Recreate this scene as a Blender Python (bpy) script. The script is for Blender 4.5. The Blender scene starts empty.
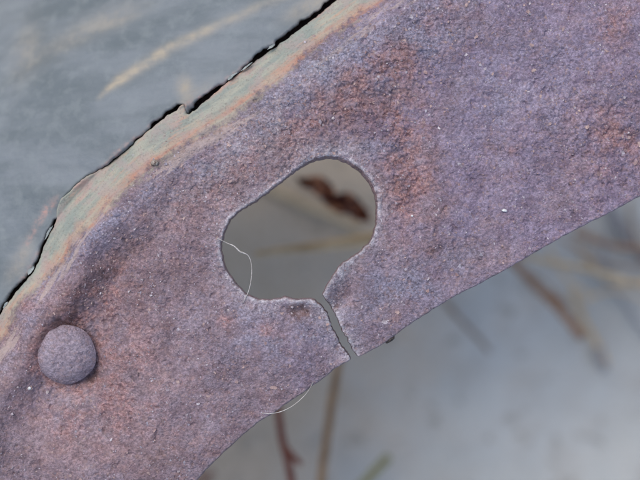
import bpy, math, random
import numpy as np
from mathutils import Vector

# ------------------------------------------------------------------ setup
S = 0.0002            # metres per photograph pixel in the plane of the plate
H = 0.125             # height of the plate above the ground
CAMD = 0.21           # camera distance to the plate
sc = bpy.context.scene
C = sc.collection

cam = bpy.data.cameras.new('camera'); camo = bpy.data.objects.new('camera', cam)
C.objects.link(camo); sc.camera = camo
camo.location = (0, 0, H + CAMD)
camo.rotation_euler = (0, 0, 0)
cam.sensor_width = 36; cam.lens = 36 * CAMD / (640 * S)
cam.clip_start = 0.005; cam.clip_end = 60
cam.dof.use_dof = True; cam.dof.focus_distance = CAMD; cam.dof.aperture_fstop = 6.4

w = bpy.data.worlds.new('World'); sc.world = w; w.use_nodes = True
nt = w.node_tree; nt.nodes.clear()
so = nt.nodes.new('ShaderNodeOutputWorld'); bg = nt.nodes.new('ShaderNodeBackground')
sky = nt.nodes.new('ShaderNodeTexSky'); sky.sky_type = 'NISHITA'; sky.sun_disc = False
SUN_EL, SUN_AZ = 60, 324          # azimuth clockwise from +Y (image up): from the upper left
sky.sun_elevation = math.radians(SUN_EL); sky.sun_rotation = math.radians(SUN_AZ)
sky.air_density = 1.0; sky.dust_density = 2.5; sky.ozone_density = 1.0
bg.inputs['Strength'].default_value = 0.15
nt.links.new(sky.outputs[0], bg.inputs[0]); nt.links.new(bg.outputs[0], so.inputs[0])

sun = bpy.data.lights.new('sun', 'SUN'); suno = bpy.data.objects.new('sun', sun); C.objects.link(suno)
sun.energy = 1.25; sun.angle = math.radians(46); sun.color = (1.0, 0.95, 0.88)
az, el = math.radians(SUN_AZ), math.radians(SUN_EL)
sd = Vector((math.sin(az) * math.cos(el), math.cos(az) * math.cos(el), math.sin(el)))
suno.rotation_euler = sd.to_track_quat('Z', 'Y').to_euler(); suno.location = sd * 2

vs = sc.view_settings
vs.view_transform = 'Standard'; vs.look = 'None'; vs.exposure = 0.36; vs.gamma = 1.0
vs.use_curve_mapping = False

rng = np.random.default_rng(7); random.seed(7)

# ------------------------------------------------------------------ numpy helpers
def _hash(ix, iy, seed):
    h = (ix.astype(np.int64) * 374761393 + iy.astype(np.int64) * 668265263 + seed * 974634777) & 0xFFFFFFFF
    h = ((h ^ (h >> 13)) * 1274126177) & 0xFFFFFFFF
    return (h ^ (h >> 16)) & 0xFFFFFFFF
def perlin(x, y, seed=0):
    x0 = np.floor(x); y0 = np.floor(y); fx = x - x0; fy = y - y0
    ix = x0.astype(np.int64); iy = y0.astype(np.int64)
    u = fx * fx * fx * (fx * (fx * 6 - 15) + 10); v = fy * fy * fy * (fy * (fy * 6 - 15) + 10)
    def g(i, j):
        a = _hash(ix + i, iy + j, seed) * (2 * math.pi / 4294967296.0)
        return np.cos(a) * (fx - i) + np.sin(a) * (fy - j)
    a = g(0, 0); b = g(1, 0); c = g(0, 1); d = g(1, 1)
    return ((a + (b - a) * u) * (1 - v) + (c + (d - c) * u) * v) * 1.5
def fbm(x, y, scale, octv, seed, gain=0.5):
    r = 0; amp = 1.0; f = 1.0 / scale
    for k in range(octv):
        r = r + amp * perlin(x * f + 17.3 * k, y * f - 9.1 * k, seed + k); amp *= gain; f *= 2.03
    return r
def sst(a, b, x):
    t = np.clip((x - a) / (b - a), 0, 1); return t * t * (3 - 2 * t)
def blob(x, y, cx, cy, rx, ry, ang=0):
    ca, sa = math.cos(math.radians(ang)), math.sin(math.radians(ang))
    dx, dy = x - cx, y - cy
    return np.exp(-(((dx * ca + dy * sa) / rx) ** 2 + ((-dx * sa + dy * ca) / ry) ** 2))
def spline(pts, step=1.5):
    P = np.array(pts, float); P = np.vstack([2 * P[0] - P[1], P, 2 * P[-1] - P[-2]]); out = []
    for i in range(1, len(P) - 2):
        p0, p1, p2, p3 = P[i - 1:i + 3]; L = np.linalg.norm(p2 - p1); n = max(1, int(L / step))
        n = min(n, 60)
        k = min(1.0, 3 * L / (np.linalg.norm(p2 - p0) + 1e-6), 3 * L / (np.linalg.norm(p3 - p1) + 1e-6))
        m1 = (p2 - p0) * .5 * k; m2 = (p3 - p1) * .5 * k
        t = np.arange(n)[:, None] / n
        out.append((2*t**3-3*t**2+1) * p1 + (t**3-2*t**2+t) * m1 + (-2*t**3+3*t**2) * p2 + (t**3-t**2) * m2)
    out.append(P[-2][None]); return np.vstack(out)
def jag(c, amp, scale, seed, closed=False):
    t = np.gradient(c, axis=0); n = np.stack([-t[:, 1], t[:, 0]], 1); n /= np.linalg.norm(n, axis=1)[:, None] + 1e-9
    f = fbm(c[:, 0], c[:, 1], scale, 3, seed, .6)
    return c + n * (f * amp)[:, None]
def chain_dist(px, py, ch):
    """distance, nearest point and arc length along an open polyline"""
    A = ch[:-1]; D = ch[1:] - A; L2 = (D ** 2).sum(1) + 1e-9
    seg = np.sqrt(L2); cum = np.concatenate([[0], np.cumsum(seg)])[:-1]
    n = len(px); d = np.empty(n); qx = np.empty(n); qy = np.empty(n); s = np.empty(n)
    step = max(1, int(4e6 / len(A)))
    for i in range(0, n, step):
        x = px[i:i+step, None]; y = py[i:i+step, None]
        t = np.clip(((x - A[:, 0]) * D[:, 0] + (y - A[:, 1]) * D[:, 1]) / L2, 0, 1)
        ex = A[:, 0] + t * D[:, 0]; ey = A[:, 1] + t * D[:, 1]
        q = (x - ex) ** 2 + (y - ey) ** 2; k = q.argmin(1); r = np.arange(len(k))
        d[i:i+step] = np.sqrt(q[r, k]); qx[i:i+step] = ex[r, k]; qy[i:i+step] = ey[r, k]
        s[i:i+step] = cum[k] + t[r, k] * seg[k]
    return d, qx, qy, s
def inside(px, py, poly):
    x1, y1 = poly[:, 0], poly[:, 1]; x2, y2 = np.roll(x1, -1), np.roll(y1, -1)
    n = len(px); r = np.zeros(n, bool); step = max(1, int(4e6 / len(x1)))
    for i in range(0, n, step):
        x = px[i:i+step, None]; y = py[i:i+step, None]
        c = ((y1 > y) != (y2 > y)) & (x < (x2 - x1) * (y - y1) / (y2 - y1 + 1e-12) + x1)
        r[i:i+step] = c.sum(1) % 2 == 1
    return r
def axis(lo, hi, step, far_lo, far_hi, grow=1.18, mx=14):
    a = list(np.arange(lo, hi + step, step)); s = step; v = a[-1]
    while v < far_hi: s = min(s * grow, mx); v += s; a.append(v)
    s = step; v = a[0]; b = []
    while v > far_lo: s = min(s * grow, mx); v -= s; b.append(v)
    return np.array(b[::-1] + a)

def burr(x, y):
    # the slot was punched a little askew: its far wall leans inwards
    return 2.2 * blob(x, y, 350, 172, 50, 32, 30)
def field_mesh(xs, ys, poly, hfun, wall, name, mat, parent, attrs):
    """a relief sheet over the region enclosed by poly, snapped to its outline, with side walls.
       hfun(x,y,d) gives the height in px (d = distance to the outline)"""
    X, Y = np.meshgrid(xs, ys); nx, ny = len(xs), len(ys)
    hx = np.gradient(xs); hy = np.gradient(ys); HX, HY = np.meshgrid(hx, hy); loc = np.maximum(HX, HY)
    closed = np.vstack([poly, poly[:1]])
    # coarse pass
    cs = 6
    ci, cj = np.arange(0, ny, cs), np.arange(0, nx, cs)
    if ci[-1] != ny - 1: ci = np.append(ci, ny - 1)
    if cj[-1] != nx - 1: cj = np.append(cj, nx - 1)
    CX, CY = np.meshgrid(xs[cj], ys[ci])
    cd = chain_dist(CX.ravel(), CY.ravel(), closed)[0] * np.where(inside(CX.ravel(), CY.ravel(), poly), 1, -1)
    cd = cd.reshape(CX.shape)
    tmp = np.array([np.interp(np.arange(nx), cj, r) for r in cd])
    D = np.array([np.interp(np.arange(ny), ci, tmp[:, k]) for k in range(nx)]).T
    near = np.abs(D) < 5 + 7 * loc
    d, qx, qy, _ = chain_dist(X[near], Y[near], closed)
    sg = np.where(inside(X[near], Y[near], poly), 1, -1)
    D[near] = d * sg
    QX = X.copy(); QY = Y.copy(); QX[near] = qx; QY[near] = qy
    cell = (D[:-1, :-1] + D[1:, :-1] + D[:-1, 1:] + D[1:, 1:]) > 0
    cnt = np.zeros((ny, nx), int)
    for a in (0, 1):
        for b in (0, 1): cnt[a:ny-1+a, b:nx-1+b] += cell
    used = cnt > 0; bnd = used & (cnt < 4) & (np.abs(D) < 1.6 * loc)
    X[bnd] = QX[bnd]; Y[bnd] = QY[bnd]; D[bnd] = 0; D = np.maximum(D, 0)
    idx = -np.ones((ny, nx), int); idx[used] = np.arange(used.sum())
    vx, vy, vd = X[used], Y[used], D[used]
    vz = hfun(vx, vy, vd)
    i00 = idx[:-1, :-1][cell]; i10 = idx[:-1, 1:][cell]; i11 = idx[1:, 1:][cell]; i01 = idx[1:, :-1][cell]
    quads = np.stack([i00, i01, i11, i10], 1)             # y is down in px, so this is CCW seen from above
    # boundary edges
    E = np.concatenate([quads[:, [k, (k + 1) % 4]] for k in range(4)])
    N = len(vx); key = E[:, 0] * N + E[:, 1]; rk = E[:, 1] * N + E[:, 0]
    be = E[~np.isin(rk, key)]
    nxt = np.zeros((N, 2)); t = np.stack([vx[be[:, 1]] - vx[be[:, 0]], vy[be[:, 1]] - vy[be[:, 0]]], 1)
    t /= np.linalg.norm(t, axis=1)[:, None] + 1e-9
    out = np.stack([t[:, 1] * -1, t[:, 0]], 1)
    np.add.at(nxt, be[:, 0], out); np.add.at(nxt, be[:, 1], out)
    bv = np.unique(be); nn = nxt[bv]; nn /= np.linalg.norm(nn, axis=1)[:, None] + 1e-9
    # which side is out? quads CCW in world -> outward is to the right of travel
    if True:
        px_, py_ = vx[bv] + nn[:, 0] * .7, vy[bv] + nn[:, 1] * .7
        ins = inside(px_, py_, poly); 
        if ins.mean() > .5: nn = -nn
    lv = -np.ones(N, int); lv[bv] = np.arange(len(bv))
    VX, VY, VZ, VD = [vx], [vy], [vz], [vd]; Q = [quads]; prev = bv; base = N
    for (off, dz, amp) in wall:
        wob = fbm(vx[bv], vy[bv] + dz * 3, 5, 2, 91)
        fl = off * (1 + burr(vx[bv], vy[bv]) * (off > 0)); VX.append(vx[bv] + nn[:, 0] * (fl + amp * wob)); VY.append(vy[bv] + nn[:, 1] * (fl + amp * wob))
        VZ.append(vz[bv] + dz + amp * wob); VD.append(np.zeros(len(bv)) + dz)
        cur = base + np.arange(len(bv)); a = be[:, 0]; b = be[:, 1]
        pa = prev[lv[a]]; pb = prev[lv[b]]
        Q.append(np.stack([pb, pa, cur[lv[a]], cur[lv[b]]], 1)); prev = cur; base += len(bv)
    vx, vy, vz, vd = map(np.concatenate, (VX, VY, VZ, VD)); quads = np.concatenate(Q)
    me = bpy.data.meshes.new(name)
    me.vertices.add(len(vx)); co = np.stack([(vx - 320) * S, (240 - vy) * S, vz * S], 1).astype(np.float32)
    me.vertices.foreach_set('co', co.ravel())
    me.loops.add(quads.size); me.loops.foreach_set('vertex_index', quads.ravel().astype(np.int32))
    me.polygons.add(len(quads)); me.polygons.foreach_set('loop_start', np.arange(0, quads.size, 4, dtype=np.int32))
    me.polygons.foreach_set('loop_total', np.full(len(quads), 4, np.int32))
    me.polygons.foreach_set('use_smooth', np.ones(len(quads), bool)); me.update(calc_edges=True)
    for an, fn in attrs.items():
        v = fn(vx, vy, vd); a = me.attributes.new(an, 'FLOAT_VECTOR', 'POINT')
        a.data.foreach_set('vector', np.stack(v, 1).astype(np.float32).ravel())
    me.materials.append(mat)
    o = bpy.data.objects.new(name, me); C.objects.link(o); o.parent = parent
    return o
def mesh_obj(name, V, F, mat, parent=None, smooth=True):
    me = bpy.data.meshes.new(name); me.from_pydata([tuple(v) for v in V], [], [tuple(f) for f in F])
    me.materials.append(mat); me.polygons.foreach_set('use_smooth', [smooth] * len(me.polygons)); me.update()
    o = bpy.data.objects.new(name, me); C.objects.link(o); o.parent = parent; return o
def tag(o, label=None, cat=None, group=None, kind=None):
    for k, v in (('label', label), ('category', cat), ('group', group), ('kind', kind)):
        if v: o[k] = v
    return o
def empty(name, loc=(0, 0, 0)):
    o = bpy.data.objects.new(name, None); o.location = loc; o.empty_display_size = .01; C.objects.link(o); return o

# ------------------------------------------------------------------ materials
class M:
    """little node-graph writer"""
    def __init__(s, name):
        s.m = bpy.data.materials.new(name); s.m.use_nodes = True; s.t = s.m.node_tree
        s.p = s.t.nodes['Principled BSDF']
        tc = s.t.nodes.new('ShaderNodeTexCoord'); v = s.t.nodes.new('ShaderNodeVectorMath'); v.operation = 'SCALE'
        s.t.links.new(tc.outputs['Object'], v.inputs[0]); v.inputs['Scale'].default_value = 1 / S; s.co = v.outputs[0]
    def put(s, inp, v):
        if isinstance(v, bpy.types.NodeSocket): s.t.links.new(v, inp)
        elif isinstance(v, (tuple, list)) and len(v) == 3 and inp.type == 'RGBA': inp.default_value = (*v, 1)
        else: inp.default_value = v
    def vec(s, v, scale=(1, 1, 1), rot=0, loc=(0, 0, 0)):
        n = s.t.nodes.new('ShaderNodeMapping'); s.put(n.inputs[0], v); n.inputs['Scale'].default_value = scale
        n.inputs['Rotation'].default_value = (0, 0, math.radians(rot)); n.inputs['Location'].default_value = loc
        return n.outputs[0]
    def noise(s, size, det=4, rough=.55, co=None, dist=0):
        n = s.t.nodes.new('ShaderNodeTexNoise'); s.put(n.inputs['Vector'], co if co is not None else s.co)
        n.inputs['Scale'].default_value = 1 / size; n.inputs['Detail'].default_value = det
        n.inputs['Roughness'].default_value = rough; n.inputs['Distortion'].default_value = dist
        return n.outputs[0]
    def voro(s, size, co=None, feat='F1', out=0):
        n = s.t.nodes.new('ShaderNodeTexVoronoi'); n.feature = feat; s.put(n.inputs['Vector'], co if co is not None else s.co)
        n.inputs['Scale'].default_value = 1 / size; return n.outputs[out]
    def ramp(s, v, a, b, lo=0., hi=1.):
        n = s.t.nodes.new('ShaderNodeMapRange'); s.put(n.inputs[0], v); n.interpolation_type = 'SMOOTHSTEP'
        for i, q in enumerate((a, b, lo, hi)): n.inputs[i + 1].default_value = q
        return n.outputs[0]
    def mix(s, f, a, b, mode='MIX'):
        n = s.t.nodes.new('ShaderNodeMix'); n.data_type = 'RGBA'; n.blend_type = mode
        s.put(n.inputs[0], f); s.put(n.inputs[6], a); s.put(n.inputs[7], b); return n.outputs[2]
    def math(s, op, a, b=0.0, c=0.0):
        n = s.t.nodes.new('ShaderNodeMath'); n.operation = op; s.put(n.inputs[0], a); s.put(n.inputs[1], b); s.put(n.inputs[2], c)
        return n.outputs[0]
    def attr(s, name):
        n = s.t.nodes.new('ShaderNodeAttribute'); n.attribute_name = name
        x = s.t.nodes.new('ShaderNodeSeparateXYZ'); s.t.links.new(n.outputs['Vector'], x.inputs[0])
        return n.outputs['Vector'], x.outputs[0], x.outputs[1], x.outputs[2]
    def bump(s, h, dist, strength=1.0, normal=None):
        n = s.t.nodes.new('ShaderNodeBump'); s.put(n.inputs['Height'], h); n.inputs['Distance'].default_value = dist * S
        n.inputs['Strength'].default_value = strength
        if normal is not None: s.put(n.inputs['Normal'], normal)
        return n.outputs[0]
    def done(s, col, rough=.6, normal=None, spec=.5, metal=0.0):
        s.put(s.p.inputs['Base Color'], col); s.put(s.p.inputs['Roughness'], rough)
        s.put(s.p.inputs['Specular IOR Level'], spec); s.put(s.p.inputs['Metallic'], metal)
        if normal is not None: s.put(s.p.inputs['Normal'], normal)
        return s.m

def rust_material(name, masks=True, scale=1.0):
    g = M(name)
    diag = g.vec(g.co, (.82, 1.0, 1), -35)                     # the grain runs up to the right
    big = g.noise(60, 5, .6); mid = g.noise(14, 5, .62, g.vec(g.co, loc=(300, 40, 0)))
    fine = g.noise(2.4, 4, .7, diag); grit = g.noise(1.1, 2, .6, g.vec(diag, loc=(50, 9, 3)))
    plum = (.172, .116, .134); grey = (.235, .182, .215); pink = (.320, .195, .185); orng = (.360, .205, .140); dark = (.105, .066, .066)
    c = g.mix(g.ramp(mid, .36, .62), plum, grey)
    c = g.mix(g.ramp(big, .42, .68, 0, .55), c, (.225, .172, .200))
    redm = g.ramp(g.noise(22, 6, .7, g.vec(g.co, loc=(-90, 700, 0))), .50, .66, 0, .55)
    c = g.mix(redm, c, pink)
    orm = g.ramp(g.noise(9, 5, .72, g.vec(g.co, loc=(500, 200, 0))), .60, .72, 0, .4)
    c = g.mix(orm, c, orng)
    if not masks:
        c = g.mix(g.ramp(g.noise(16, 5, .6, g.vec(g.co, loc=(40, 5, 0))), .35, .65, .4, .85), c, (.285, .235, .275))
    if masks:
        _, vio, smo, worn = g.attr('tone')
        c = g.mix(g.math('MULTIPLY', vio, .62), c, g.mix(g.ramp(mid, .36, .64), (.168, .126, .196), (.238, .192, .280)))
        brn = g.math('MULTIPLY', g.math('SUBTRACT', 1.0, vio), g.ramp(g.noise(75, 6, .62, g.vec(g.co, loc=(900, -70, 0))), .42, .62, .10, .55))
        c = g.mix(brn, c, g.mix(g.ramp(mid, .4, .6), (.165, .104, .112), (.235, .160, .170)))
        _, rr, bl, dk = g.attr('stain_shade')
        rn = g.ramp(g.noise(7, 5, .7, g.vec(g.co, loc=(60, 90, 0))), .36, .60)
        c = g.mix(g.math('MULTIPLY', rr, g.ramp(rn, 0, 1, .25, .95)), c, g.mix(g.ramp(fine, .35, .65), (.225, .108, .104), (.345, .200, .190)))
        c = g.mix(g.math('MULTIPLY', bl, .8), c, g.mix(g.ramp(fine, .35, .65), (.160, .148, .200), (.25, .242, .315)))
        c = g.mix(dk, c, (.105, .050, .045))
        c = g.mix(g.math('MULTIPLY', worn, g.ramp(g.noise(5, 4, .7, g.vec(g.co, loc=(5, 70, 0))), .36, .56, .15, .8)), c, (.46, .43, .46))
    sp = g.ramp(fine, .34, .68, .76, 1.24); c = g.mix(1.0, c, sp, 'MULTIPLY')
    sp2 = g.ramp(grit, .40, .62, .86, 1.16); c = g.mix(1.0, c, sp2, 'MULTIPLY')
    vo = g.voro(2.5, g.vec(diag, loc=(7, 3, 1))); vcol = g.t.nodes[-1] if False else [n_ for n_ in g.t.nodes if n_.type == 'TEX_VORONOI'][-1].outputs['Color']
    vsep = g.t.nodes.new('ShaderNodeSeparateColor'); g.t.links.new(vcol, vsep.inputs[0])
    c = g.mix(1.0, c, g.ramp(vsep.outputs[0], 0, 1, .90, 1.12), 'MULTIPLY'); c = g.mix(g.ramp(vsep.outputs[1], .84, .90, 0, .28), c, (.32, .20, .175))
    gran = g.math('MULTIPLY', g.ramp(vo, .0, .75, 1, 0), g.ramp(vsep.outputs[2], .3, .9, .2, 1))
    pale = g.ramp(g.noise(1.6, 2, .6, g.vec(g.co, loc=(11, 77, 0))), .66, .74, 0, .75)
    c = g.mix(pale, c, (.52, .49, .52))
    pit = g.ramp(g.noise(3.2, 3, .6, g.vec(g.co, loc=(110, 7, 0))), .30, .40, .75, 0)
    c = g.mix(pit, c, dark)
    rough = g.ramp(fine, .35, .7, .72, .42)
    if masks:
        # worn old paint along the outer edge: pale green film, ochre bleed, orange rust streaks
        su, s_, u_, _e = g.attr('su')
        st = g.vec(su, (.10, .62, .001)); wob = g.noise(9, 5, .65, st)
        u2 = g.math('ADD', u_, g.math('MULTIPLY', g.math('SUBTRACT', g.noise(26, 6, .68), .5), 34)); u2 = g.math('ADD', u2, _e)
        film = g.ramp(g.math('ADD', u2, g.math('MULTIPLY', g.math('SUBTRACT', g.noise(5, 5, .75), .5), 26)), 29, 41, 1, 0)
        gr = g.mix(g.ramp(g.noise(5, 4, .6, st), .38, .64), (.235, .262, .225), (.335, .330, .262))
        gr = g.mix(g.ramp(g.noise(7, 5, .7, g.vec(st, loc=(31, 0, 0))), .52, .66, 0, .7), gr, (.47, .270, .180))
        edge = g.math('MULTIPLY', g.ramp(u2, 18, 32), g.ramp(wob, .36, .56, .2, .95))
        gr = g.mix(edge, gr, g.mix(g.ramp(g.noise(4, 3, .6, st), .4, .6), (.42, .200, .135), (.40, .285, .205)))
        nl = g.math('MULTIPLY', g.ramp(u2, 10, 2, 0, 1), g.ramp(g.noise(12, 4, .6, g.vec(st, loc=(0, 60, 0))), .45, .6, 0, .8))
        gr = g.mix(nl, gr, (.40, .26, .22))
        gr = g.mix(g.ramp(g.noise(20, 5, .65, g.vec(g.co, loc=(8, 800, 0))), .48, .62, 0, .5), gr, (.33, .25, .235))
        gr = g.mix(g.ramp(g.noise(2, 3, .6), .35, .45, .4, 0), gr, (.15, .12, .10))
        # flaking fringe beyond the film, only in patches
        fr = g.math('MULTIPLY', g.ramp(u2, 58, 44, 0, 1), g.ramp(g.noise(11, 6, .7, g.vec(st, loc=(0, 9, 0))), .52, .58, 0, .7))
        c = g.mix(fr, c, (.42, .33, .29))
        c = g.mix(film, c, gr)
        rough = g.math('ADD', rough, g.math('MULTIPLY', film, .12))
        amp = g.math('SUBTRACT', 1.0, g.math('MULTIPLY', film, .72))
        amp = g.math('MULTIPLY', amp, g.ramp(g.noise(38, 4, .6, g.vec(g.co, loc=(3, 3, 9))), .36, .62, .45, 1.15))
        amp = g.math('MULTIPLY', amp, g.math('SUBTRACT', 1.0, g.math('MULTIPLY', smo, .6)))
        hsum = g.math('ADD', g.math('ADD', g.math('MULTIPLY', fine, 1.3), g.math('MULTIPLY', grit, .9)), g.math('MULTIPLY', gran, .75))
        nb = g.bump(g.math('MULTIPLY', hsum, amp), 1.15)
    else:
        nb = g.bump(g.math('ADD', g.math('ADD', fine, g.math('MULTIPLY', gran, .6)), g.math('MULTIPLY', grit, .8)), 1.1 * scale)
    return g.done(c, g.math('SUBTRACT', rough, g.math('MULTIPLY', pale, .25)), nb, .5)

RUST = rust_material('rusted_steel')
RIVET = rust_material('rusted_rivet_steel', False, .7)

def panel_material():
    g = M('chalky_grey_paint')
    _, streak, och, pk = g.attr('marks')
    diag = g.vec(g.co, (.22, 1, 1), -33)
    a = g.noise(46, 5, .55, diag); b = g.noise(16, 5, .6)
    c = g.mix(g.ramp(a, .36, .64), (.104, .128, .140), (.166, .190, .206))
    c = g.mix(g.ramp(b, .45, .7, 0, .35), c, (.235, .262, .265))
    c = g.mix(g.ramp(g.noise(9, 5, .65, diag), .56, .7, 0, .15), c, (.10, .12, .13))
    c = g.mix(g.math('MULTIPLY', och, g.ramp(b, .3, .6, .4, 1)), c, (.33, .285, .215))
    c = g.mix(g.math('MULTIPLY', streak, g.ramp(g.noise(8, 5, .6, diag), .25, .6, .55, 1)), c, (.36, .31, .23))
    c = g.mix(g.math('MULTIPLY', pk, g.ramp(g.noise(5, 4, .6), .4, .6, .2, 1)), c, (.42, .25, .21))
    nb = g.bump(g.noise(2.2, 4, .6), .35, 1, g.bump(g.noise(12, 3, .5), .8))
    return g.done(c, g.ramp(b, .3, .7, .5, .66), nb, .4)
PANEL = panel_material()

def plain(name, c1, c2, size=6, rough=.6, bump=.4, spec=.4, co=(1, 1, 1), metal=0):
    g = M(name); n = g.noise(size, 5, .62, g.vec(g.co, co)); f = g.noise(size * .2, 3, .6)
    c = g.mix(g.ramp(n, .36, .64), c1, c2); c = g.mix(1.0, c, g.ramp(f, .3, .7, .78, 1.2), 'MULTIPLY')
    return g.done(c, rough, g.bump(g.math('ADD', n, g.math('MULTIPLY', f, .4)), bump), spec, metal)
SEAM_DARK = plain('seam_dark', (.030, .022, .020), (.060, .040, .034), 8, .9, 1.5, .1)  # near-black, so the gap above the added backing reads as shade
SCALE = plain('rust_scale', (.16, .12, .14), (.40, .36, .40), 4, .34, .5, .8)
SCALER = plain('red_rust_scale', (.23, .14, .135), (.36, .25, .225), 4, .42, .5, .7)
FLAKE = plain('lifted_paint', (.17, .20, .20), (.30, .33, .32), 8, .5, .3)
FIBRE = plain('pale_fibre', (.34, .31, .28), (.56, .52, .48), 6, .35, .1, .6)
CHIP = plain('dark_chip', (.02, .02, .02), (.07, .055, .05), 4, .7, .5)

# ------------------------------------------------------------------ outlines (photograph pixels in the plate's plane)
outer = [(-150, 950), (-128, 700), (-100, 560), (-70, 455), (-34, 370), (0, 311), (17, 289), (33, 269), (45, 238), (54, 220), (56, 204),
         (68, 190), (81, 178), (108, 162), (142, 134), (159, 120), (176, 107.5), (182, 103), (184.5, 112.5), (188, 113), (213, 92.5), (235, 74), (264, 52), (280, 41.5),
         (299, 28), (323, 9), (330, 2), (420, -58), (560, -136), (760, -222), (1000, -300), (1250, -370)]
right_edge = [(1250, -10), (1050, 42), (900, 88), (760, 140), (690, 171), (640, 195.8), (613.8, 210), (576, 229), (531, 255), (490, 278),
              (447, 300), (422.5, 315.5), (402, 329.5), (387.5, 341), (369, 352), (359, 357)]
crackR = [(356.6, 355), (351, 346), (348.5, 340), (341.6, 328.5), (338.5, 320), (334.2, 311.5), (327.2, 300.5)]
holeR = [(323, 294.5), (326.6, 286.9), (334.4, 274.4), (340.6, 265), (353, 257.2), (364, 248.5), (371.5, 240), (376.6, 224.4), (378, 202.5),
        (375.6, 190), (368.8, 177.5), (356.3, 165), (343.8, 158.3), (331.3, 155.8), (318.8, 157.2), (307.8, 161.9), (293.8, 171.3),
        (279.7, 182.2), (267.2, 192), (253, 202), (238, 210.8), (228, 221.3), (222.5, 233.8), (220.3, 249.4), (221.9, 261.9),
        (228, 274.4), (237.5, 286.9), (246.9, 295.6), (259.4, 300), (275, 299.8), (284.4, 297), (293.8, 299.4), (309, 299.2), (314.5, 300.5)]
crackL = [(318, 303), (323, 309), (327.6, 316.5), (332, 329), (336.8, 337.5), (341, 347), (345, 350.8), (350.6, 359.8)]
left_edge = [(349.5, 361), (334.4, 369), (330.6, 372.7), (310, 388), (289.4, 401.9), (273.9, 412.9), (258.4, 422.8), (234.4, 443),
             (217.2, 458.6), (200, 476), (180, 500), (152, 545), (125, 610), (98, 710), (75, 950)]
outer_c = jag(spline(outer, 2), .9, 9, 3)
holec = jag(spline(holeR, 1.2), .8, 7, 11)
rc = jag(spline(right_edge, 2), .45, 9, 21); lc = jag(spline(left_edge, 2), .45, 9, 22)
cr = jag(spline(crackR, 1.2), .9, 4, 31); cl = jag(spline(crackL, 1.2), .9, 4, 32)
poly = np.vstack([outer_c, rc, cr, holec, cl, lc])

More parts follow.
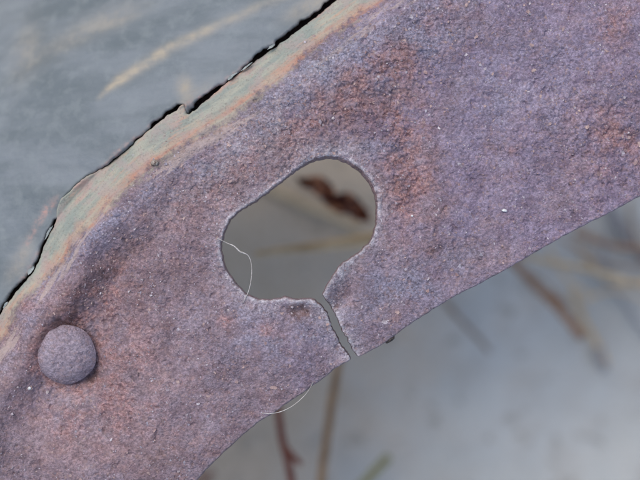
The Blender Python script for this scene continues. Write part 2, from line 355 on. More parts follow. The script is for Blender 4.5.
def plate_u(x, y):
    # signed distance inwards from the outer edge, smoothed chain (without jags); arc length
    ch = plate_u.ch
    d, qx, qy, s = chain_dist(x, y, ch); return d, s
plate_u.ch = spline([(-150, 950), (-128, 700), (-100, 560), (-70, 455), (-34, 370), (0, 311), (30, 264), (60, 212), (105, 162), (155, 122),
                     (213, 88), (264, 50), (323, 7), (420, -58), (560, -136), (760, -222), (1000, -300), (1250, -370)], 14)
hole_soft = spline(holeR, 5)
_cache = {}
def geo(x, y):
    k = (len(x), float(x[0]), float(x[-1]), float(y.sum()))
    if k not in _cache: _cache.clear(); _cache[k] = plate_u(x, y)
    return _cache[k]
def pn(u, s, x, y):
    return (1 - sst(150, 330, x)) * np.exp(-(np.maximum(y - 330, 0) / 120.) ** 2)
def plate_h(x, y, d):
    u, s = geo(x, y)
    left = 1 - sst(90, 230, x)
    u_ = u + 7 * fbm(x, y, 60, 3, 41)
    h = -13 * np.clip((44 - u_) / 44, 0, 1.3) ** 1.9                       # the edge rolls over towards the panel
    h += (1.5 + 8.0 * left) * np.exp(-((u_ - 50) / 17) ** 2)               # rounded shoulder
    h += -(8.0 * left) * np.exp(-((u_ - 86) / 20) ** 2) * (1 - sst(360, 470, y))   # hollow between shoulder and rivet
    h += -2.2 * blob(x, y, 67, 356, 44, 42) - 6.5 * blob(x, y, 88, 378, 20, 11, -45)
    h += 6.0 * fbm(x, y, 130, 2, 5) + 1.5 * fbm(x, y, 46, 3, 6)
    film = 1 - sst(26, 46, u_ + 10 * fbm(x, y, 18, 3, 44))
    rough = (1 - film * .75)
    # two characters of metal: scabby and fine-grained
    scab = np.clip(.85 * blob(x, y, 370, 85, 110, 36, -38) + .4 * blob(x, y, 250, 165, 95, 42, -35) + .7 * blob(x, y, 600, 130, 60, 50) + .45 * blob(x, y, 110, 300, 70, 40, -50)
                   + .9 * blob(x, y, 400, 170, 26, 60, -10), 0, 1)
    n1 = fbm(x, y, 16, 4, 51, .55); n2 = fbm(x * .82 + y * .3, y * .9 - x * .2, 6.0, 3, 61, .6)
    sc_ = np.abs(fbm(x, y, 12, 4, 71, .6))
    h += rough * (.30 * n1 + .24 * n2) + rough * scab * (1.2 * sst(.10, .5, sc_) + 1.1 * n2 + .8 * n1)
    T = 2.6 * fbm(x * .85 - y * .2, y + x * .15, 21, 4, 76, .55); fr = T - np.floor(T)
    # round rust granules, crowded in the scabby zones
    gr = np.clip(scab + .35 * (1 - sst(.0, .5, fbm(x, y, 40, 3, 501))), 0, 1)
    def cells(sz, seed):
        gx, gy = x / sz, y / sz; ix, iy = np.floor(gx), np.floor(gy); best = np.full(len(x), 9.); amp_ = np.zeros(len(x))
        for i in (-1, 0, 1):
            for j in (-1, 0, 1):
                hsh = _hash((ix + i).astype(np.int64), (iy + j).astype(np.int64), seed) ; a_ = (hsh & 1023) / 1023.; b_ = ((hsh >> 10) & 1023) / 1023.; r_ = .22 + .34 * ((hsh >> 20) & 1023) / 1023.
                q = np.hypot(gx - ix - i - a_, gy - iy - j - b_) / r_; k_ = q < best; best = np.where(k_, q, best); amp_ = np.where(k_, r_ * (a_ * 1.7 % 1 > .35), amp_)
        return sz * amp_ * np.sqrt(np.clip(1 - best ** 2, 0, 1))
    h += rough * gr * (.75 * cells(5.2, 511) + .7 * cells(3.4, 521)) * (.4 + .6 * sst(-.3, .3, fbm(x, y, 12, 2, 531)))
    h += rough * (.04 + scab) * 1.2 * (np.floor(T) + sst(.40, .62, fr))
    # pits
    p = fbm(x, y, 9, 2, 81); h -= rough * 1.5 * sst(.55, .85, p)
    # scratches of peeling along the film edge
    h += .35 * sst(0, .25, fbm(s * .25, u, 7, 3, 88)) * (1 - sst(30, 52, u_))
    # lips bent up round the crack and the flat of the slot
    h += 6.5 * blob(x, y, 334, 279, 7, 24, 32) + 3.4 * blob(x, y, 298, 301, 22, 5) - 3.5 * blob(x, y, 338, 304, 8, 9) - 5.5 * blob(x, y, 299, 312, 11, 6) - 3.0 * blob(x, y, 327, 306, 9, 6, 55) - 2.5 * blob(x, y, 350, 292, 6, 16, 35)
    h += -3.0 * blob(x, y, 330, 350, 26, 14, 30) + 1.5 * blob(x, y, 372, 330, 22, 20)
    # single lumps and pits seen in the photograph
    for (a, b, r, q) in ((507, 148, 6, 1.6), (155, 163, 3.5, 2.6), (520, 83, 4, -1.6), (228, 322, 7, 1.2), (103, 268, 8, 2.0), (424, 215, 4, -1.2),
                         (470, 236, 4, -1.2), (440, 250, 3, -1.4), (545, 250, 3, -1.), (565, 110, 3.5, -1.3), (31, 389, 2.5, 1.5), (405, 322, 4, -1.3)):
        h += q * blob(x, y, a, b, r, r)
    h += .9 * np.exp(-(hole_d(x, y) / 3.0) ** 2) * (.5 + fbm(x, y, 9, 2, 171)); r = 1.1; h -= r - np.sqrt(np.maximum(r * r - np.maximum(r - d, 0) ** 2, 0))
    return h
def a_su(x, y, d):
    u, s = geo(x, y); return s, u, 20 * sst(215, 320, y) * (x < 140) + 5 * sst(230, 330, x)
def a_stain_shade(x, y, d):
    n = fbm(x, y, 26, 4, 101, .6)
    red = (1.0 * blob(x, y, 405, 150, 26, 75, -8) + .95 * blob(x, y, 362, 82, 70, 22, -36) + .6 * blob(x, y, 290, 125, 50, 20, -36) + .45 * blob(x, y, 205, 190, 75, 30, -38)
           + .9 * blob(x, y, 90, 300, 50, 20, -52) + .75 * blob(x, y, 615, 140, 45, 32) + .55 * blob(x, y, 100, 415, 60, 40) + .5 * blob(x, y, 105, 355, 60, 60)
           + .8 * blob(x, y, 437, 10, 22, 14) + .9 * blob(x, y, 507, 149, 7, 6) + .8 * blob(x, y, 226, 322, 9, 6) + .5 * blob(x, y, 620, 20, 40, 26) + .5 * blob(x, y, 20, 320, 16, 40, 30)
           + .7 * blob(x, y, 420, 184, 12, 8) + .6 * blob(x, y, 266, 330, 14, 8))
    red = red + .8 * np.exp(-((np.hypot(x - 66, y - 355) - 33) / 4.) ** 2); red = np.clip(red * (1 + 1.5 * n), 0, 1)
    blue = (.75 * blob(x, y, 420, 42, 70, 20, -30) + .35 * blob(x, y, 530, 90, 100, 60) + .75 * blob(x, y, 300, 75, 60, 9, -36) + .9 * blob(x, y, 315, 65, 10, 8)
            + .75 * blob(x, y, 110, 225, 110, 10, -42) + .6 * blob(x, y, 25, 330, 50, 9, -58) + .6 * blob(x, y, 400, 290, 80, 40, -30) + .55 * blob(x, y, 260, 330, 60, 40) + .5 * blob(x, y, 345, 148, 45, 9))
    blue = np.clip(blue * (1 + 1.2 * fbm(x, y, 30, 4, 131)) + .75 * sst(150, 260, x) * np.exp(-((geo(x, y)[0] - 60) / 15) ** 2) * (1 + fbm(x, y, 20, 3, 133)), 0, 1) * (1 - .7 * red)
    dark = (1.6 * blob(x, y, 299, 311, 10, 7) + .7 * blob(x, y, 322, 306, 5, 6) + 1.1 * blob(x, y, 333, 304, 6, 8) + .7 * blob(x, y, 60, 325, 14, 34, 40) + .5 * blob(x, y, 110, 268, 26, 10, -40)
            + .75 * blob(x, y, 91, 377, 12, 8, -45) + .35 * blob(x, y, 345, 340, 16, 16) + .5 * blob(x, y, 432, 250, 5, 4) + .4 * blob(x, y, 160, 455, 26, 10))  # besides stains: shade of the rivet's crescent and the hollow, painted in
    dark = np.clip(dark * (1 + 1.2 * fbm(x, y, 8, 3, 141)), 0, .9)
    dark = dark + .0
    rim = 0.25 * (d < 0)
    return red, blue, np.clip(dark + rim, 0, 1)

def a_tone(x, y, d):
    n = fbm(x, y, 55, 4, 151, .55)
    v = (x * .74 - (y - 240) * .5 - 250) / 300
    vio = np.clip(sst(-.35, .75, v + .45 * n) + .4 * blob(x, y, 300, 345, 80, 30) + .5 * blob(x, y, 70, 270, 70, 14, -50), 0, 1)
    smo = np.clip(.9 * blob(x, y, 60, 400, 110, 90) + .6 * blob(x, y, 520, 80, 110, 70) + .5 * blob(x, y, 110, 230, 120, 16, -45) + .3 * fbm(x, y, 40, 3, 161), 0, 1)
    hd = hole_d(x, y)
    worn = .95 * np.exp(-(hd / 2.6) ** 2) + .38 * np.exp(-(hd / 13.) ** 2) + .8 * np.exp(-(np.where(d > 0, d, 0) / 1.3) ** 2) * (d > 0) * .6
    worn = worn + .42 * blob(x, y, 235, 160, 95, 24, -38) * (1 + fbm(x, y, 22, 3, 177)) + .3 * blob(x, y, 330, 60, 110, 14, -36) + .9 * blob(x, y, 345, 268, 5, 16, 32) + .7 * blob(x, y, 312, 300, 7, 4) + .45 * blob(x, y, 318, 66, 9, 7) + .25 * blob(x, y, 345, 150, 60, 12)  # besides polished edges: highlights on the slot rim and lips, painted pale
    # below the top face: the freshly torn wall is plain brown
    wall = (d < 0)
    return np.where(wall, .0, vio), smo, np.clip(np.where(wall, 0, worn), 0, 1)
_hd = {}
def hole_d(x, y):
    r = np.full(len(x), 99.); k = (x > 180) & (x < 420) & (y > 120) & (y < 375)
    r[k] = chain_dist(x[k], y[k], np.vstack([cr, holec, cl]))[0]; return r
# ------------------------------------------------------------------ the plate
plate = tag(empty('rusted_plate', (0, 0, H)), 'rusty purple-brown steel ring plate with a cracked keyhole slot and one domed rivet', 'metal plate')
xs = axis(-24, 664, .8, -200, 800); ys = axis(-24, 504, .8, -180, 640)
body = field_mesh(xs, ys, poly, plate_h, [(.25, -.9, .12), (.6, -3, .25), (.9, -7, .3), (1.0, -11, .3), (-6, -13.5, .2)], 'plate_body', RUST, plate,
                  {'su': a_su, 'stain_shade': a_stain_shade, 'tone': a_tone})

# rivet: a domed head with a worn, slightly flattened crown and a raised skirt
def rivet(cx, cy, R, hh, base):
    V, F = [], []; nr, na = 46, 120
    for i in range(nr + 1):
        t = i / nr
        for j in range(na):
            a = 2 * math.pi * j / na
            rr = R * (1 + .025 * math.sin(2 * a + .6) + .015 * math.sin(5 * a))
            if t < .9:
                q = t / .9; r = rr * math.sin(q * math.pi / 2 * .97) ; z = hh * (1 - math.sin(q * math.pi / 2 * .97) ** 2.9) ** .8
            else:
                q = (t - .9) / .1; r = rr * (1.0 - .06 * q); z = hh * .03 * (1 - q) - 4 * q
            V.append([cx + r * math.cos(a), cy + r * math.sin(a), z])
    A = np.array(V); x, y = A[:, 0], A[:, 1]; rad = np.hypot(x - cx, y - cy)
    A[:, 2] += (.75 * fbm(x, y, 15, 4, 201, .6) + .35 * fbm(x, y, 5, 3, 211) - .7 * sst(.35, .6, fbm(x, y, 8, 2, 221))) * (rad < R * .98)
    A[:, 2] += -1.6 * blob(x, y, cx + 5, cy + 14, 9, 7) * .5 + (x - cx) * -.02 + (y - cy) * -.03
    k = 0
    for i in range(nr):
        for j in range(na):
            a, b = i * na + j, i * na + (j + 1) % na; F.append((a, a + na, b + na, b))
    A[:na] = A[:na].mean(0)
    A2 = np.stack([(A[:, 0] - 320) * S, (240 - A[:, 1]) * S, (A[:, 2] + base) * S], 1)
    return mesh_obj('rivet', A2, [f[::-1] for f in F][::1], RIVET, plate)
rv = rivet(65.5, 354, 30.3, 14, .2)

# added dark backing below the open seam, keeps lit ground from showing through
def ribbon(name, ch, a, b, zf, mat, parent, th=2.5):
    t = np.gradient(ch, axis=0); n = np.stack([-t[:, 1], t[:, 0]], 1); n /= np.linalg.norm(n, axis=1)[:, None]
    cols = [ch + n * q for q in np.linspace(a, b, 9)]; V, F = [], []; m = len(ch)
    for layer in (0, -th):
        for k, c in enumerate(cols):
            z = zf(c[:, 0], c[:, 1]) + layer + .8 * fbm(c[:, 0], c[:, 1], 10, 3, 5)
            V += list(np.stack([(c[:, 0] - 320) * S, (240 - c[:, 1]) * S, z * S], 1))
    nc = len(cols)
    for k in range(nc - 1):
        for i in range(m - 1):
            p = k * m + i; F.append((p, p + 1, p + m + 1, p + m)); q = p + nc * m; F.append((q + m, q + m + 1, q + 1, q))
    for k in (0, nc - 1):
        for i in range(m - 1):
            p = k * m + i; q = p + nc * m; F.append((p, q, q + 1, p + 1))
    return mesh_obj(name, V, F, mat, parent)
ribbon('added_seam_backing', outer_c[::3], -30, 26, lambda x, y: -36 + 0 * x, SEAM_DARK, plate)

# ------------------------------------------------------------------ the painted panel
# gap width along the seam
knots = [(0, 311, 3.0), (17, 289, 3.0), (33, 269, 2.6), (45, 238, 2.8), (52, 224, 2.8), (54.5, 213, .2), (56, 204, .1), (68, 190, 1.4), (81, 178, 1.8), (108, 162, 1.0),
         (142, 134, 1.8), (160, 120, 2.8), (174, 109, 3.4), (179, 105, 3.0), (182.5, 103.5, .6), (184, 108, -.6), (185, 112, .6), (189, 112, 3.6), (200, 102, 4.2), (213, 92, 3.6), (229, 79, 1.6), (236, 74, 1.4), (250, 63, 2.6),
         (264, 52, 3.6), (272, 46, 2.4), (280, 41, 3.8), (299, 28, 5.0), (315, 16, 4.2), (323, 9, 3.0), (330, 2, 4.0)]
KN = np.array(knots)
dd = ((outer_c[:, None, :] - KN[None, :, :2]) ** 2).sum(2); wgt = 1 / (dd + 4); wgt = wgt ** 2.2
gap = (wgt * KN[:, 2]).sum(1) / wgt.sum(1)
gap = np.where(gap > 2, gap * 1.7 - .8, gap) * (1 + .35 * fbm(outer_c[:, 0], outer_c[:, 1], 12, 3, 301))
t_ = np.gradient(outer_c, axis=0); n_ = np.stack([t_[:, 1], -t_[:, 0]], 1); n_ /= np.linalg.norm(n_, axis=1)[:, None]
if n_[len(n_)//2][0] > 0: n_ = -n_
pedge = outer_c + n_ * gap[:, None]
ppoly = np.vstack([pedge, [(1250, -900), (-900, -900), (-900, 950)]])
marks_line = spline([(88, 98), (97, 88), (110, 77.5), (123, 68), (140, 58), (165, 42), (195, 28), (232, 12), (275, -6), (360, -40)], 6)
marks_line2 = spline([(60, 160), (140, 100), (220, 52), (300, 5), (380, -40)], 8)
def panel_h(x, y, d):
    dist, s = geo(x, y)
    h = -12.5 - .28 * dist - .0013 * dist ** 2 * (dist < 420) - (dist >= 420) * (.0013 * 420 ** 2 + 1.0 * (dist - 420))
    h += 2.5 * fbm(x, y, 90, 2, 311) + .8 * fbm(x * .8 + y * .5, y * .8 - x * .5, 25, 3, 321)
    h += .16 * fbm(x, y, 5, 3, 331)
    h += 2.2 * np.exp(-(d / 5.) ** 2) * (.5 + fbm(x, y, 20, 2, 341))                # curling lip
    m, _, _, _ = chain_dist(x, y, marks_line); h += 1.2 * np.exp(-(m / 6.) ** 2)
    r = 1.2; h -= r - np.sqrt(np.maximum(r * r - np.maximum(r - d, 0) ** 2, 0))
    return h
def a_marks(x, y, d):
    m, _, _, s = chain_dist(x, y, marks_line)
    wdt = 3.2 + 3.0 * sst(8, 40, s); endf = sst(-2, 24, s) * (1 - .55 * sst(60, 190, s))
    st = np.exp(-(m / wdt) ** 2 * 1.1) * endf * (.85 + .5 * fbm(x, y, 16, 3, 351))
    dist, _s = geo(x, y)
    och = (.35 * blob(x, y, 105, 5, 30, 10, -20) + .8 * blob(x, y, 182, 84, 8, 10) + .75 * blob(x, y, 312, 2, 26, 9, -25) + .35 * blob(x, y, 0, 30, 16, 30)
           + .4 * blob(x, y, 190, 95, 26, 6, -38) + .5 * blob(x, y, 15, 262, 22, 9, -60) + .3 * blob(x, y, 60, 20, 60, 14, -30))
    pk = .4 * blob(x, y, 30, 228, 26, 3.5, -62) + .5 * blob(x, y, 44, 208, 12, 4, -50) + .4 * np.exp(-(dist / 3.) ** 2)
    return np.clip(st, 0, 1), np.clip(och, 0, 1), np.clip(pk * (1 + fbm(x, y, 7, 3, 361)), 0, 1)
panel = tag(empty('painted_panel', (0, 0, H)), 'chalky grey-green painted sheet curving away beyond the rusty plate, with a sandy streak', 'panel')
xs2 = axis(-20, 345, 1.3, -200, 800, 1.15, 16); ys2 = axis(-20, 330, 1.3, -180, 640, 1.15, 16)
field_mesh(xs2, ys2, ppoly, panel_h, [(.3, -1.0, .25), (.2, -4, .5), (-.5, -7, .3), (-5, -7.5, .1)], 'panel_sheet', PANEL, panel, {'marks': a_marks})

# lifted flakes of paint along the seam
def flake(cx, cy, L, W, ang, z, tilt, seed):
    r = random.Random(seed); n = 14; ca, sa = math.cos(math.radians(ang)), math.sin(math.radians(ang)); V = []; F = []
    ring = []
    for i in range(n):
        a = 2 * math.pi * i / n; q = 1 + r.uniform(-.3, .3)
        ring.append((L * .5 * math.cos(a) * q, W * .5 * math.sin(a) * q))
    for th in (0, -.9):
        V.append((0, 0, th + .5))
        for (a, b) in ring: V.append((a, b, th + tilt * b / W + .5 * math.cos(a * 6 / L)))
    P = [((cx + a * ca + b * sa - 320) * S, (240 - (cy - a * sa + b * ca)) * S, (z + c) * S) for a, b, c in V]
    m = n + 1
    for i in range(n):
        j = (i + 1) % n; F += [(0, 1 + j, 1 + i), (m, m + 1 + i, m + 1 + j), (1 + i, 1 + j, m + 1 + j, m + 1 + i)]
    return mesh_obj('paint_flake', P, F, FLAKE, panel, False)
for k, a in enumerate([(28, 271, 9, 4.5, 50, -9, 3), (46, 232, 15, 2.6, 62, -10, 2), (231, 75, 11, 3.2, 38, -8.5, 2.5),
                       (271, 45, 9, 2.6, 35, -9, 2.5), (3, 305, 8, 3, 55, -9, 2), (246, 65, 14, 1.8, 40, -9, 2)]):
    flake(*a, seed=k)

# ------------------------------------------------------------------ loose rust scale on the plate (real little chips)
def scatter(name, count, mat, size, prob, seed, lift=.12):
    r = np.random.default_rng(seed); P = []
    x = r.uniform(-15, 655, count * 4); y = r.uniform(-15, 495, count * 4)
    u, s = plate_u(x, y); dd_, _, _, _ = chain_dist(x, y, np.vstack([poly, poly[:1]]))
    ok = inside(x, y, poly) & (dd_ > 3) & (r.random(len(x)) < prob(x, y, u)) & (np.hypot(x - 66, y - 353) > 35)
    x, y = x[ok][:count], y[ok][:count]; n = len(x); z = plate_h_raw(x, y)
    V = np.zeros((n, 6, 3)); sz = size * np.exp(r.normal(0, .42, n)); a0 = r.uniform(0, 6.28, n)
    asp = r.uniform(.4, .95, n); ta = r.normal(0, .30, n); tb = r.normal(0, .30, n)
    for k in range(5):
        a = 6.2832 * k / 5 + r.uniform(-.4, .4, n); rr = sz * r.uniform(.7, 1.2, n)
        lx = np.cos(a) * rr; ly = np.sin(a) * rr * asp
        V[:, k, 0] = x + lx * np.cos(a0) - ly * np.sin(a0); V[:, k, 1] = y + lx * np.sin(a0) + ly * np.cos(a0)
        V[:, k, 2] = z + lift * sz + lx * ta + ly * tb
    V[:, 5] = np.stack([x, y, z - .8 * sz], 1)
    W = V.reshape(-1, 3); W = np.stack([(W[:, 0] - 320) * S, (240 - W[:, 1]) * S, W[:, 2] * S], 1)
    F = []
    for i in range(n):
        b = i * 6; F.append((b + 4, b + 3, b + 2, b + 1, b))
        for k in range(5): F.append((b + 5, b + k, b + (k + 1) % 5))
    o = mesh_obj(name, W, F, mat, plate, False); o['kind'] = 'stuff'; return o
def plate_h_raw(x, y):
    return plate_h(x, y, np.full(len(x), 9.))
notfilm = lambda x, y, u: np.where(u < 36, .05, 1.0)
scab_p = lambda x, y, u: np.clip(.22 + blob(x, y, 370, 85, 130, 45, -38) + .8 * blob(x, y, 250, 165, 110, 55, -35) + .7 * blob(x, y, 605, 130, 60, 55) + .6 * blob(x, y, 110, 290, 90, 40, -50), 0, 1) * np.where(u < 40, .25, 1)
scab_p2 = lambda x, y, u: np.clip(.12 + sst(0, .5, fbm(x, y, 34, 3, 191)) + 1.2 * np.exp(-(hole_d(x, y) / 12) ** 2), 0, 1) * np.where(u < 36, .05, 1) * (1 + 1.5 * np.exp(-((u - 58) / 12) ** 2)) * np.where(np.hypot(x - 60, y - 400) < 90, .4, 1)
scatter('rust_scale', 3400, SCALE, .85, scab_p2, 5)
scatter('red_rust_scale', 2400, SCALER, 1.05, scab_p, 6)

# ------------------------------------------------------------------ things on and below the plate
def tube(name, pts, radii, mat, parent=None, sides=10, step=2.0, wob=0.0, seed=0, z_is_px=True):
    """pts in metres, world"""
    P = np.array(pts, float); R = np.interp(np.linspace(0, 1, 60), np.linspace(0, 1, len(radii)), radii)
    Q = np.vstack([2 * P[0] - P[1], P, 2 * P[-1] - P[-2]]); out = []
    for i in range(1, len(Q) - 2):
        p0, p1, p2, p3 = Q[i-1:i+3]
        for t in np.arange(8) / 8:
            out.append(.5 * (2*p1 + (p2-p0)*t + (2*p0-5*p1+4*p2-p3)*t*t + (3*p1-p0-3*p2+p3)*t**3))
    out.append(Q[-2]); A = np.array(out); n = len(A); T = np.gradient(A, axis=0); T /= np.linalg.norm(T, axis=1)[:, None]
    rad = np.interp(np.linspace(0, 1, n), np.linspace(0, 1, 60), R); r = np.random.default_rng(seed)
    V, F = [], []; up = np.array([.13, .21, .97])
    for i in range(n):
        a = np.cross(T[i], up); a /= np.linalg.norm(a) + 1e-9; b = np.cross(a, T[i])
        for k in range(sides):
            th = 2 * math.pi * k / sides; q = rad[i] * (1 + wob * r.uniform(-1, 1))
            V.append(A[i] + (a * math.cos(th) + b * math.sin(th)) * q)
    for i in range(n - 1):
        for k in range(sides):
            p, q = i * sides + k, i * sides + (k + 1) % sides; F.append((p, q, q + sides, p + sides))
    F.append(tuple(range(sides))[::-1]); F.append(tuple(range((n - 1) * sides, n * sides)))
    me_o = mesh_obj(name, V, F, mat, parent); return me_o
def pp(px, py, dz):                 # dz in px above the plate's plane
    return ((px - 320) * S, (240 - py) * S, H + dz * S)
def gp(px, py, z=0.0):              # point on a level z above the ground that shows at this place in the photograph
    k = (CAMD + H - z) / CAMD
    return ((px - 320) * S * k, (240 - py) * S * k, z)

f1 = tube('pale_fibre', [pp(217, 238, 2), pp(223, 241, 1), pp(228, 243.5, .5), pp(234, 246, 1), pp(240, 251.5, 1), pp(243.5, 253, 0), pp(248, 255.5, -1), pp(250.8, 262, -2), pp(251.6, 272, -2.5), pp(250.5, 283, -1.5), pp(248.5, 291, -.8), pp(246, 297, 1), pp(243, 303, 1.5)],
          [.45 * S, .4 * S, .6 * S, .95 * S, .4 * S, .34 * S, .32 * S, .32 * S, .3 * S], FIBRE, None, 6, wob=.15)
tag(f1, 'thin pale fibre hanging inside the left end of the keyhole slot', 'fibre')
f2 = tube('pale_fibre', [pp(262, 413, .6), pp(272, 413.5, -.5), pp(282, 411.5, -2), pp(293, 406, -3), pp(303, 397.5, -3), pp(309, 390, -2), pp(313, 382, .6)],
          [.3 * S, .38 * S, .38 * S, .34 * S, .28 * S], FIBRE, None, 6, wob=.1)
tag(f2, "thin pale fibre bowing below the plate's lower edge, left of the crack", 'fibre')
# dark crumb hanging at the edge right of the crack
def crumb(name, c, r, mat, seed, sq=(1, .7, .6), rz=0):
    rr = random.Random(seed); V, F = [], []; na, nb = 10, 6
    for j in range(nb + 1):
        ph = math.pi * j / nb
        for i in range(na):
            th = 2 * math.pi * i / na; q = r * (1 + rr.uniform(-.22, .22)); x, y, z = (q * sq[0] * math.sin(ph) * math.cos(th), q * sq[1] * math.sin(ph) * math.sin(th), q * sq[2] * math.cos(ph))
            V.append((c[0] + x * math.cos(rz) - y * math.sin(rz), c[1] + x * math.sin(rz) + y * math.cos(rz), c[2] + z))
    for j in range(nb):
        for i in range(na):
            a, b = j * na + i, j * na + (i + 1) % na; F.append((a, a + na, b + na, b))
    return mesh_obj(name, V, F, mat, None, True)
tag(crumb('dirt_crumb', pp(390.5, 340, -3), 4.6 * S, CHIP, 3, (1.1, .45, .7), .62), "tiny dark crumb stuck under the plate's lower edge right of the crack", 'crumb')
LUMP = plain('brown_lump', (.12, .08, .06), (.45, .40, .34), 3, .5, .8)
tag(crumb('dirt_crumb', pp(155, 163, 2.0), 3.6 * S, LUMP, 4, (1.2, .8, .6), .3), 'small brown grit lump on the orange band above the slot', 'crumb')
WHITE = plain('white_grit', (.6, .6, .58), (.8, .8, .78), 3, .4, .3)
tag(crumb('white_grain', pp(504, 210.5, 1.6), 2.0 * S, WHITE, 8, (1.4, .7, .5), -.2), "single white grit grain on the plate's plain right side", 'grit')
tag(crumb('white_grain', pp(30, 388, 1.6), 1.9 * S, WHITE, 9, (1, .9, .5), 0), 'single white grit grain just below and left of the rivet', 'grit')
tag(crumb('white_grain', pp(412, 216, 1.4), 1.2 * S, WHITE, 10, (1, .9, .5), 0), 'tiny white grit grain right of the slot', 'grit')

# ------------------------------------------------------------------ the ground and its litter
def ground():
    g = M('weathered_concrete')
    a = g.noise(240, 5, .55); b = g.noise(60, 5, .6); f = g.noise(9, 5, .7)
    c = g.mix(g.ramp(a, .35, .65), (.475, .485, .455), (.55, .56, .53))
    c = g.mix(g.ramp(b, .42, .7, 0, .5), c, (.40, .375, .33))
    c = g.mix(g.ramp(f, .3, .7, .3, 0), c, (.32, .29, .25))
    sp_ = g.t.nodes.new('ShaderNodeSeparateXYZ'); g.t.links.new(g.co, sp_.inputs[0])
    # warm cast of the shaded ground put into the colour, fading out towards the right
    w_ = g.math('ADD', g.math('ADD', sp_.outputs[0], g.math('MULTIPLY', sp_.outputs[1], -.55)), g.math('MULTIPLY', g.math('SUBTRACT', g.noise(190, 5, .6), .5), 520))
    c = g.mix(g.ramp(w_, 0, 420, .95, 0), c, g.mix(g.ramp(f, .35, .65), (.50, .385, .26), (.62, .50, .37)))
    c = g.mix(g.ramp(g.noise(34, 3, .5, g.vec(g.co, loc=(77, 31, 0))), .60, .70, 0, .5), c, (.22, .19, .15))
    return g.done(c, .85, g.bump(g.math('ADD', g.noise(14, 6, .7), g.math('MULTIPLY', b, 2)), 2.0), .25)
GR = ground()
n = 160; L = 30.0
ax = np.concatenate([-np.geomspace(L, .3, 14), np.linspace(-.28, .28, n), np.geomspace(.3, L, 14)])
GX, GY = np.meshgrid(ax, ax); gz = np.zeros_like(GX); near = (np.hypot(GX, GY) < .27)
gz = .0016 * fbm(GX.ravel() / S, GY.ravel() / S, 160, 4, 401).reshape(GX.shape) * near - .001
V = np.stack([GX.ravel(), GY.ravel(), gz.ravel()], 1); m = len(ax)
F = [(j * m + i, j * m + i + 1, (j + 1) * m + i + 1, (j + 1) * m + i) for j in range(m - 1) for i in range(m - 1)]
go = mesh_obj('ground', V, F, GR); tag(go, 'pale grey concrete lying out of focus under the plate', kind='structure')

TAN = plain('dry_straw', (.50, .35, .19), (.68, .52, .32), 12, .6, .5, .3, (.3, 1, 1))
RED = plain('red_brown_twig', (.15, .045, .032), (.26, .10, .065), 9, .7, 1.0, .3)
BRN = plain('brown_twig', (.20, .14, .10), (.32, .24, .18), 9, .75, 1.0, .3)
RUS = plain('russet_twig', (.27, .15, .09), (.40, .26, .17), 9, .7, 1.0, .3)
OLV = plain('olive_twig', (.17, .17, .08), (.28, .27, .15), 9, .7, 1.0, .3)
GRY = plain('grey_twig', (.22, .21, .22), (.34, .33, .33), 9, .8, 1.0, .3)
def twig(name, pts, w0, w1, mat, label, cat='twig', z=.0012, stubs=(), seed=1, group=None):
    k = (CAMD + H) / CAMD
    P = [gp(a, b, z + w0 * S * .5 * (1 + .3 * math.sin(3 * i + seed))) for i, (a, b) in enumerate(pts)]
    if stubs:
        r = empty(name, P[0]); Q = [tuple(Vector(p) - Vector(P[0])) for p in P]
        tube('stem', Q, [w0 * S * .5 * k, w1 * S * .5 * k], mat, r, 10, wob=.08, seed=seed)
        for (p, w) in stubs:
            sp_ = [tuple(Vector(gp(a, b, z + w * S * .6 + .0012 * i)) - Vector(P[0])) for i, (a, b) in enumerate(p)]
            tube('side_shoot', sp_, [w * S * .5 * k, w * S * .3 * k], mat, r, 8, wob=.1, seed=seed + 9)
        o = r
    else:
        o = tube(name, P, [w0 * S * .5 * k, w1 * S * .5 * k], mat, None, 10, wob=.08, seed=seed)
    tag(o, label, cat, group); return o
twig('straw_stalk', [(341, 352), (338, 368), (333, 395), (328, 430), (323, 465), (318, 510), (315, 560)], 7, 8, plain('tan_stalk', (.20, .12, .06), (.34, .22, .12), 12, .6, .5, .3), 'tan straw stalk running straight down from the crack', 'stalk', .045)
twig('forked_twig', [(276, 395), (279, 418), (282, 438), (287, 458), (291, 478), (296, 505), (304, 550)], 6.5, 7, RED, 'dark red-brown twig with a short side shoot, left of the straw stalk', stubs=[([(286, 450), (293, 457), (301, 464)], 7)], z=.055, seed=2)
twig('broken_stick', [(389, 456), (379, 467), (366, 481), (345, 505), (325, 530)], 8, 9, OLV, "olive stick with a blunt end at the photo's bottom edge", 'stick', .03, seed=3)
twig('brown_twig', [(432, 285), (446, 303), (460, 319), (475, 335), (490, 352)], 6, 3.5, BRN, "thin dull brown twig just below the plate's edge, alone on the concrete", z=.015, seed=4)
twig('russet_stick', [(495, 245), (517, 266), (540, 290), (562, 312), (582, 337)], 8, 10, RUS, 'thick russet stick slanting down right of the thin brown twig', 'stick', .022, seed=5,
     stubs=[([(545, 293), (556, 297), (566, 306)], 6)])
twig('straw_stalk', [(520, 255), (548, 262), (580, 268), (612, 276), (660, 292)], 5, 5, TAN, 'tan straw lying nearly level across the top of the russet stick', 'stalk', .028, seed=6)
twig('straw_stalk', [(572, 290), (583, 318), (595, 340), (608, 364)], 6, 5, TAN, 'faint tan straw curving down past the lower end of the russet stick', 'stalk', .001, seed=7)
twig('grey_twig', [(606, 200), (618, 222), (627, 238), (640, 252), (665, 270)], 10, 8, GRY, "grey twig in the tangle at the photo's right edge, nearest the plate", z=.002, seed=8)
twig('russet_twig', [(575, 232), (596, 241), (618, 247), (645, 250), (680, 256)], 8, 6, RUS, "short russet twig lying level under the plate's right edge", z=.004, seed=9)
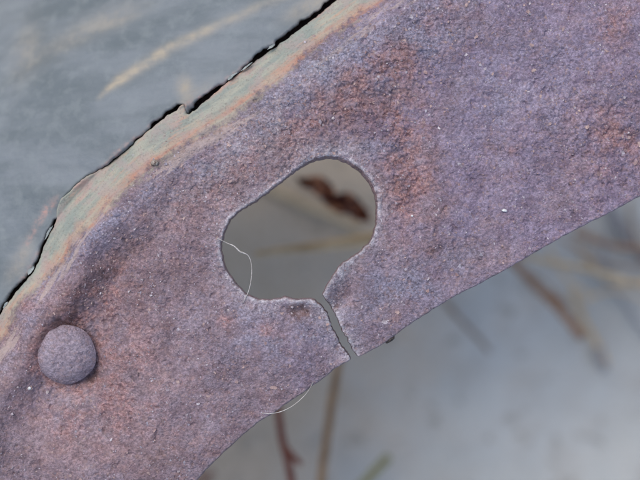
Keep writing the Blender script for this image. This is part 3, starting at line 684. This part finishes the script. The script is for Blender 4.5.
twig('brown_twig', [(590, 262), (606, 280), (622, 300), (637, 322), (655, 345)], 5, 4, GRY, 'thin grey-brown twig sloping out through the right edge of the photo', z=.002, seed=10)
twig('bent_straw', [(575, 245), (590, 262), (604, 278), (625, 284), (652, 280)], 5, 4, TAN, 'bent tan straw hooked through the tangle at the right edge', 'stalk', .004, seed=11)
twig('brown_twig', [(598, 348), (601, 362), (606, 370)], 9, 7, GRY, 'short dark stub at the foot of the faint curving straw', z=.001, seed=12)
twig('straw_stalk', [(250, 178), (272, 190), (300, 203), (330, 216), (362, 231)], 7, 6, TAN, 'dull straw crossing behind the dead leaf inside the slot', 'stalk', .001, seed=13)
twig('straw_stalk', [(255, 254), (285, 250), (320, 246), (350, 242), (385, 237)], 4, 12, TAN, 'tan straw blade lying level through the middle of the slot', 'stalk', .058, seed=14)
twig('brown_twig', [(180, 505), (196, 488), (212, 472)], 9, 7, RED, "red-brown twig end peeping past the plate at the photo's bottom left", z=.01, seed=15)

rt = random.Random(77)
TW = [TAN, BRN, GRY, RUS]
for k, (pts, wd_, m_, lb) in enumerate([
    ([(560, 238), (584, 252), (603, 262), (628, 266), (655, 262)], 3, RUS, 'thin russet twig crossing under the bent straw at the right edge'),
    ([(612, 214), (606, 240), (604, 262), (611, 284)], 3, GRY, 'thin grey twig standing nearly upright in the photo within the right-hand tangle'),
    ([(629, 200), (631, 220), (636, 240), (642, 262)], 4, BRN, "brown twig hugging the photo's right edge just below the plate"),
    ([(585, 300), (606, 292), (628, 294), (652, 304)], 3, TAN, 'lowest thin straw at the right edge, curving level below the tangle'),
    ([(505, 262), (528, 272), (548, 286), (560, 300)], 3, BRN, 'hair-thin brown twig beside the upper end of the russet stick'),
    ([(548, 244), (556, 262), (570, 282), (590, 296)], 3, TAN, 'thin straw slanting between the russet stick and the right-hand tangle')]):
    twig('thin_straw' if m_ is TAN else 'thin_twig', pts, wd_, wd_ * .8, m_, lb, z=.004 + .006 * rt.random(), seed=30 + k)

# curled dead leaf seen through the slot: a folded, ragged strip
def leaf():
    cl_ = spline([(296, 178), (306, 183), (317, 184), (325, 191), (331, 200), (343, 203), (356, 209), (370, 222)], 2.0)
    wd = np.interp(np.arange(len(cl_)), np.linspace(0, len(cl_) - 1, 9), [1, 6, 10, 8, 8, 11, 10, 8, 1.0])
    t = np.gradient(cl_, axis=0); nrm = np.stack([-t[:, 1], t[:, 0]], 1); nrm /= np.linalg.norm(nrm, axis=1)[:, None]
    V, F = [], []; nc = 9
    for top in (0, 1):
        for i, c in enumerate(cl_):
            for k in range(nc):
                v = (k / (nc - 1) - .5) * 2; q = wd[i] * (1 + .12 * math.sin(i * .5 + k) * abs(v))
                p = c + nrm[i] * v * q; z = .048 + .0022 * abs(v) ** 1.5 * (1.3 + math.sin(i * .35)) + .0012 * math.sin(i * .25) - top * .0004
                V.append(gp(p[0], p[1], z))
    m = len(cl_) * nc
    for top in (0, 1):
        for i in range(len(cl_) - 1):
            for k in range(nc - 1):
                a = top * m + i * nc + k; f = (a, a + 1, a + nc + 1, a + nc); F.append(f if top else f[::-1])
    for i in range(len(cl_) - 1):
        for k in (0, nc - 1):
            a = i * nc + k; F.append((a, a + nc, a + nc + m, a + m))
    return mesh_obj('dead_leaf', V, F, LEAF)
gl = M('dead_leaf'); nn_ = gl.noise(13, 4, .6)
LEAF = gl.done(gl.mix(gl.ramp(nn_, .44, .60), (.10, .036, .032), (.66, .27, .12)), .6, gl.bump(nn_, 2.0), .3)
tag(leaf(), 'curled red-brown dead leaf seen through the upper right of the slot', 'leaf')
bpy.context.view_layer.update()
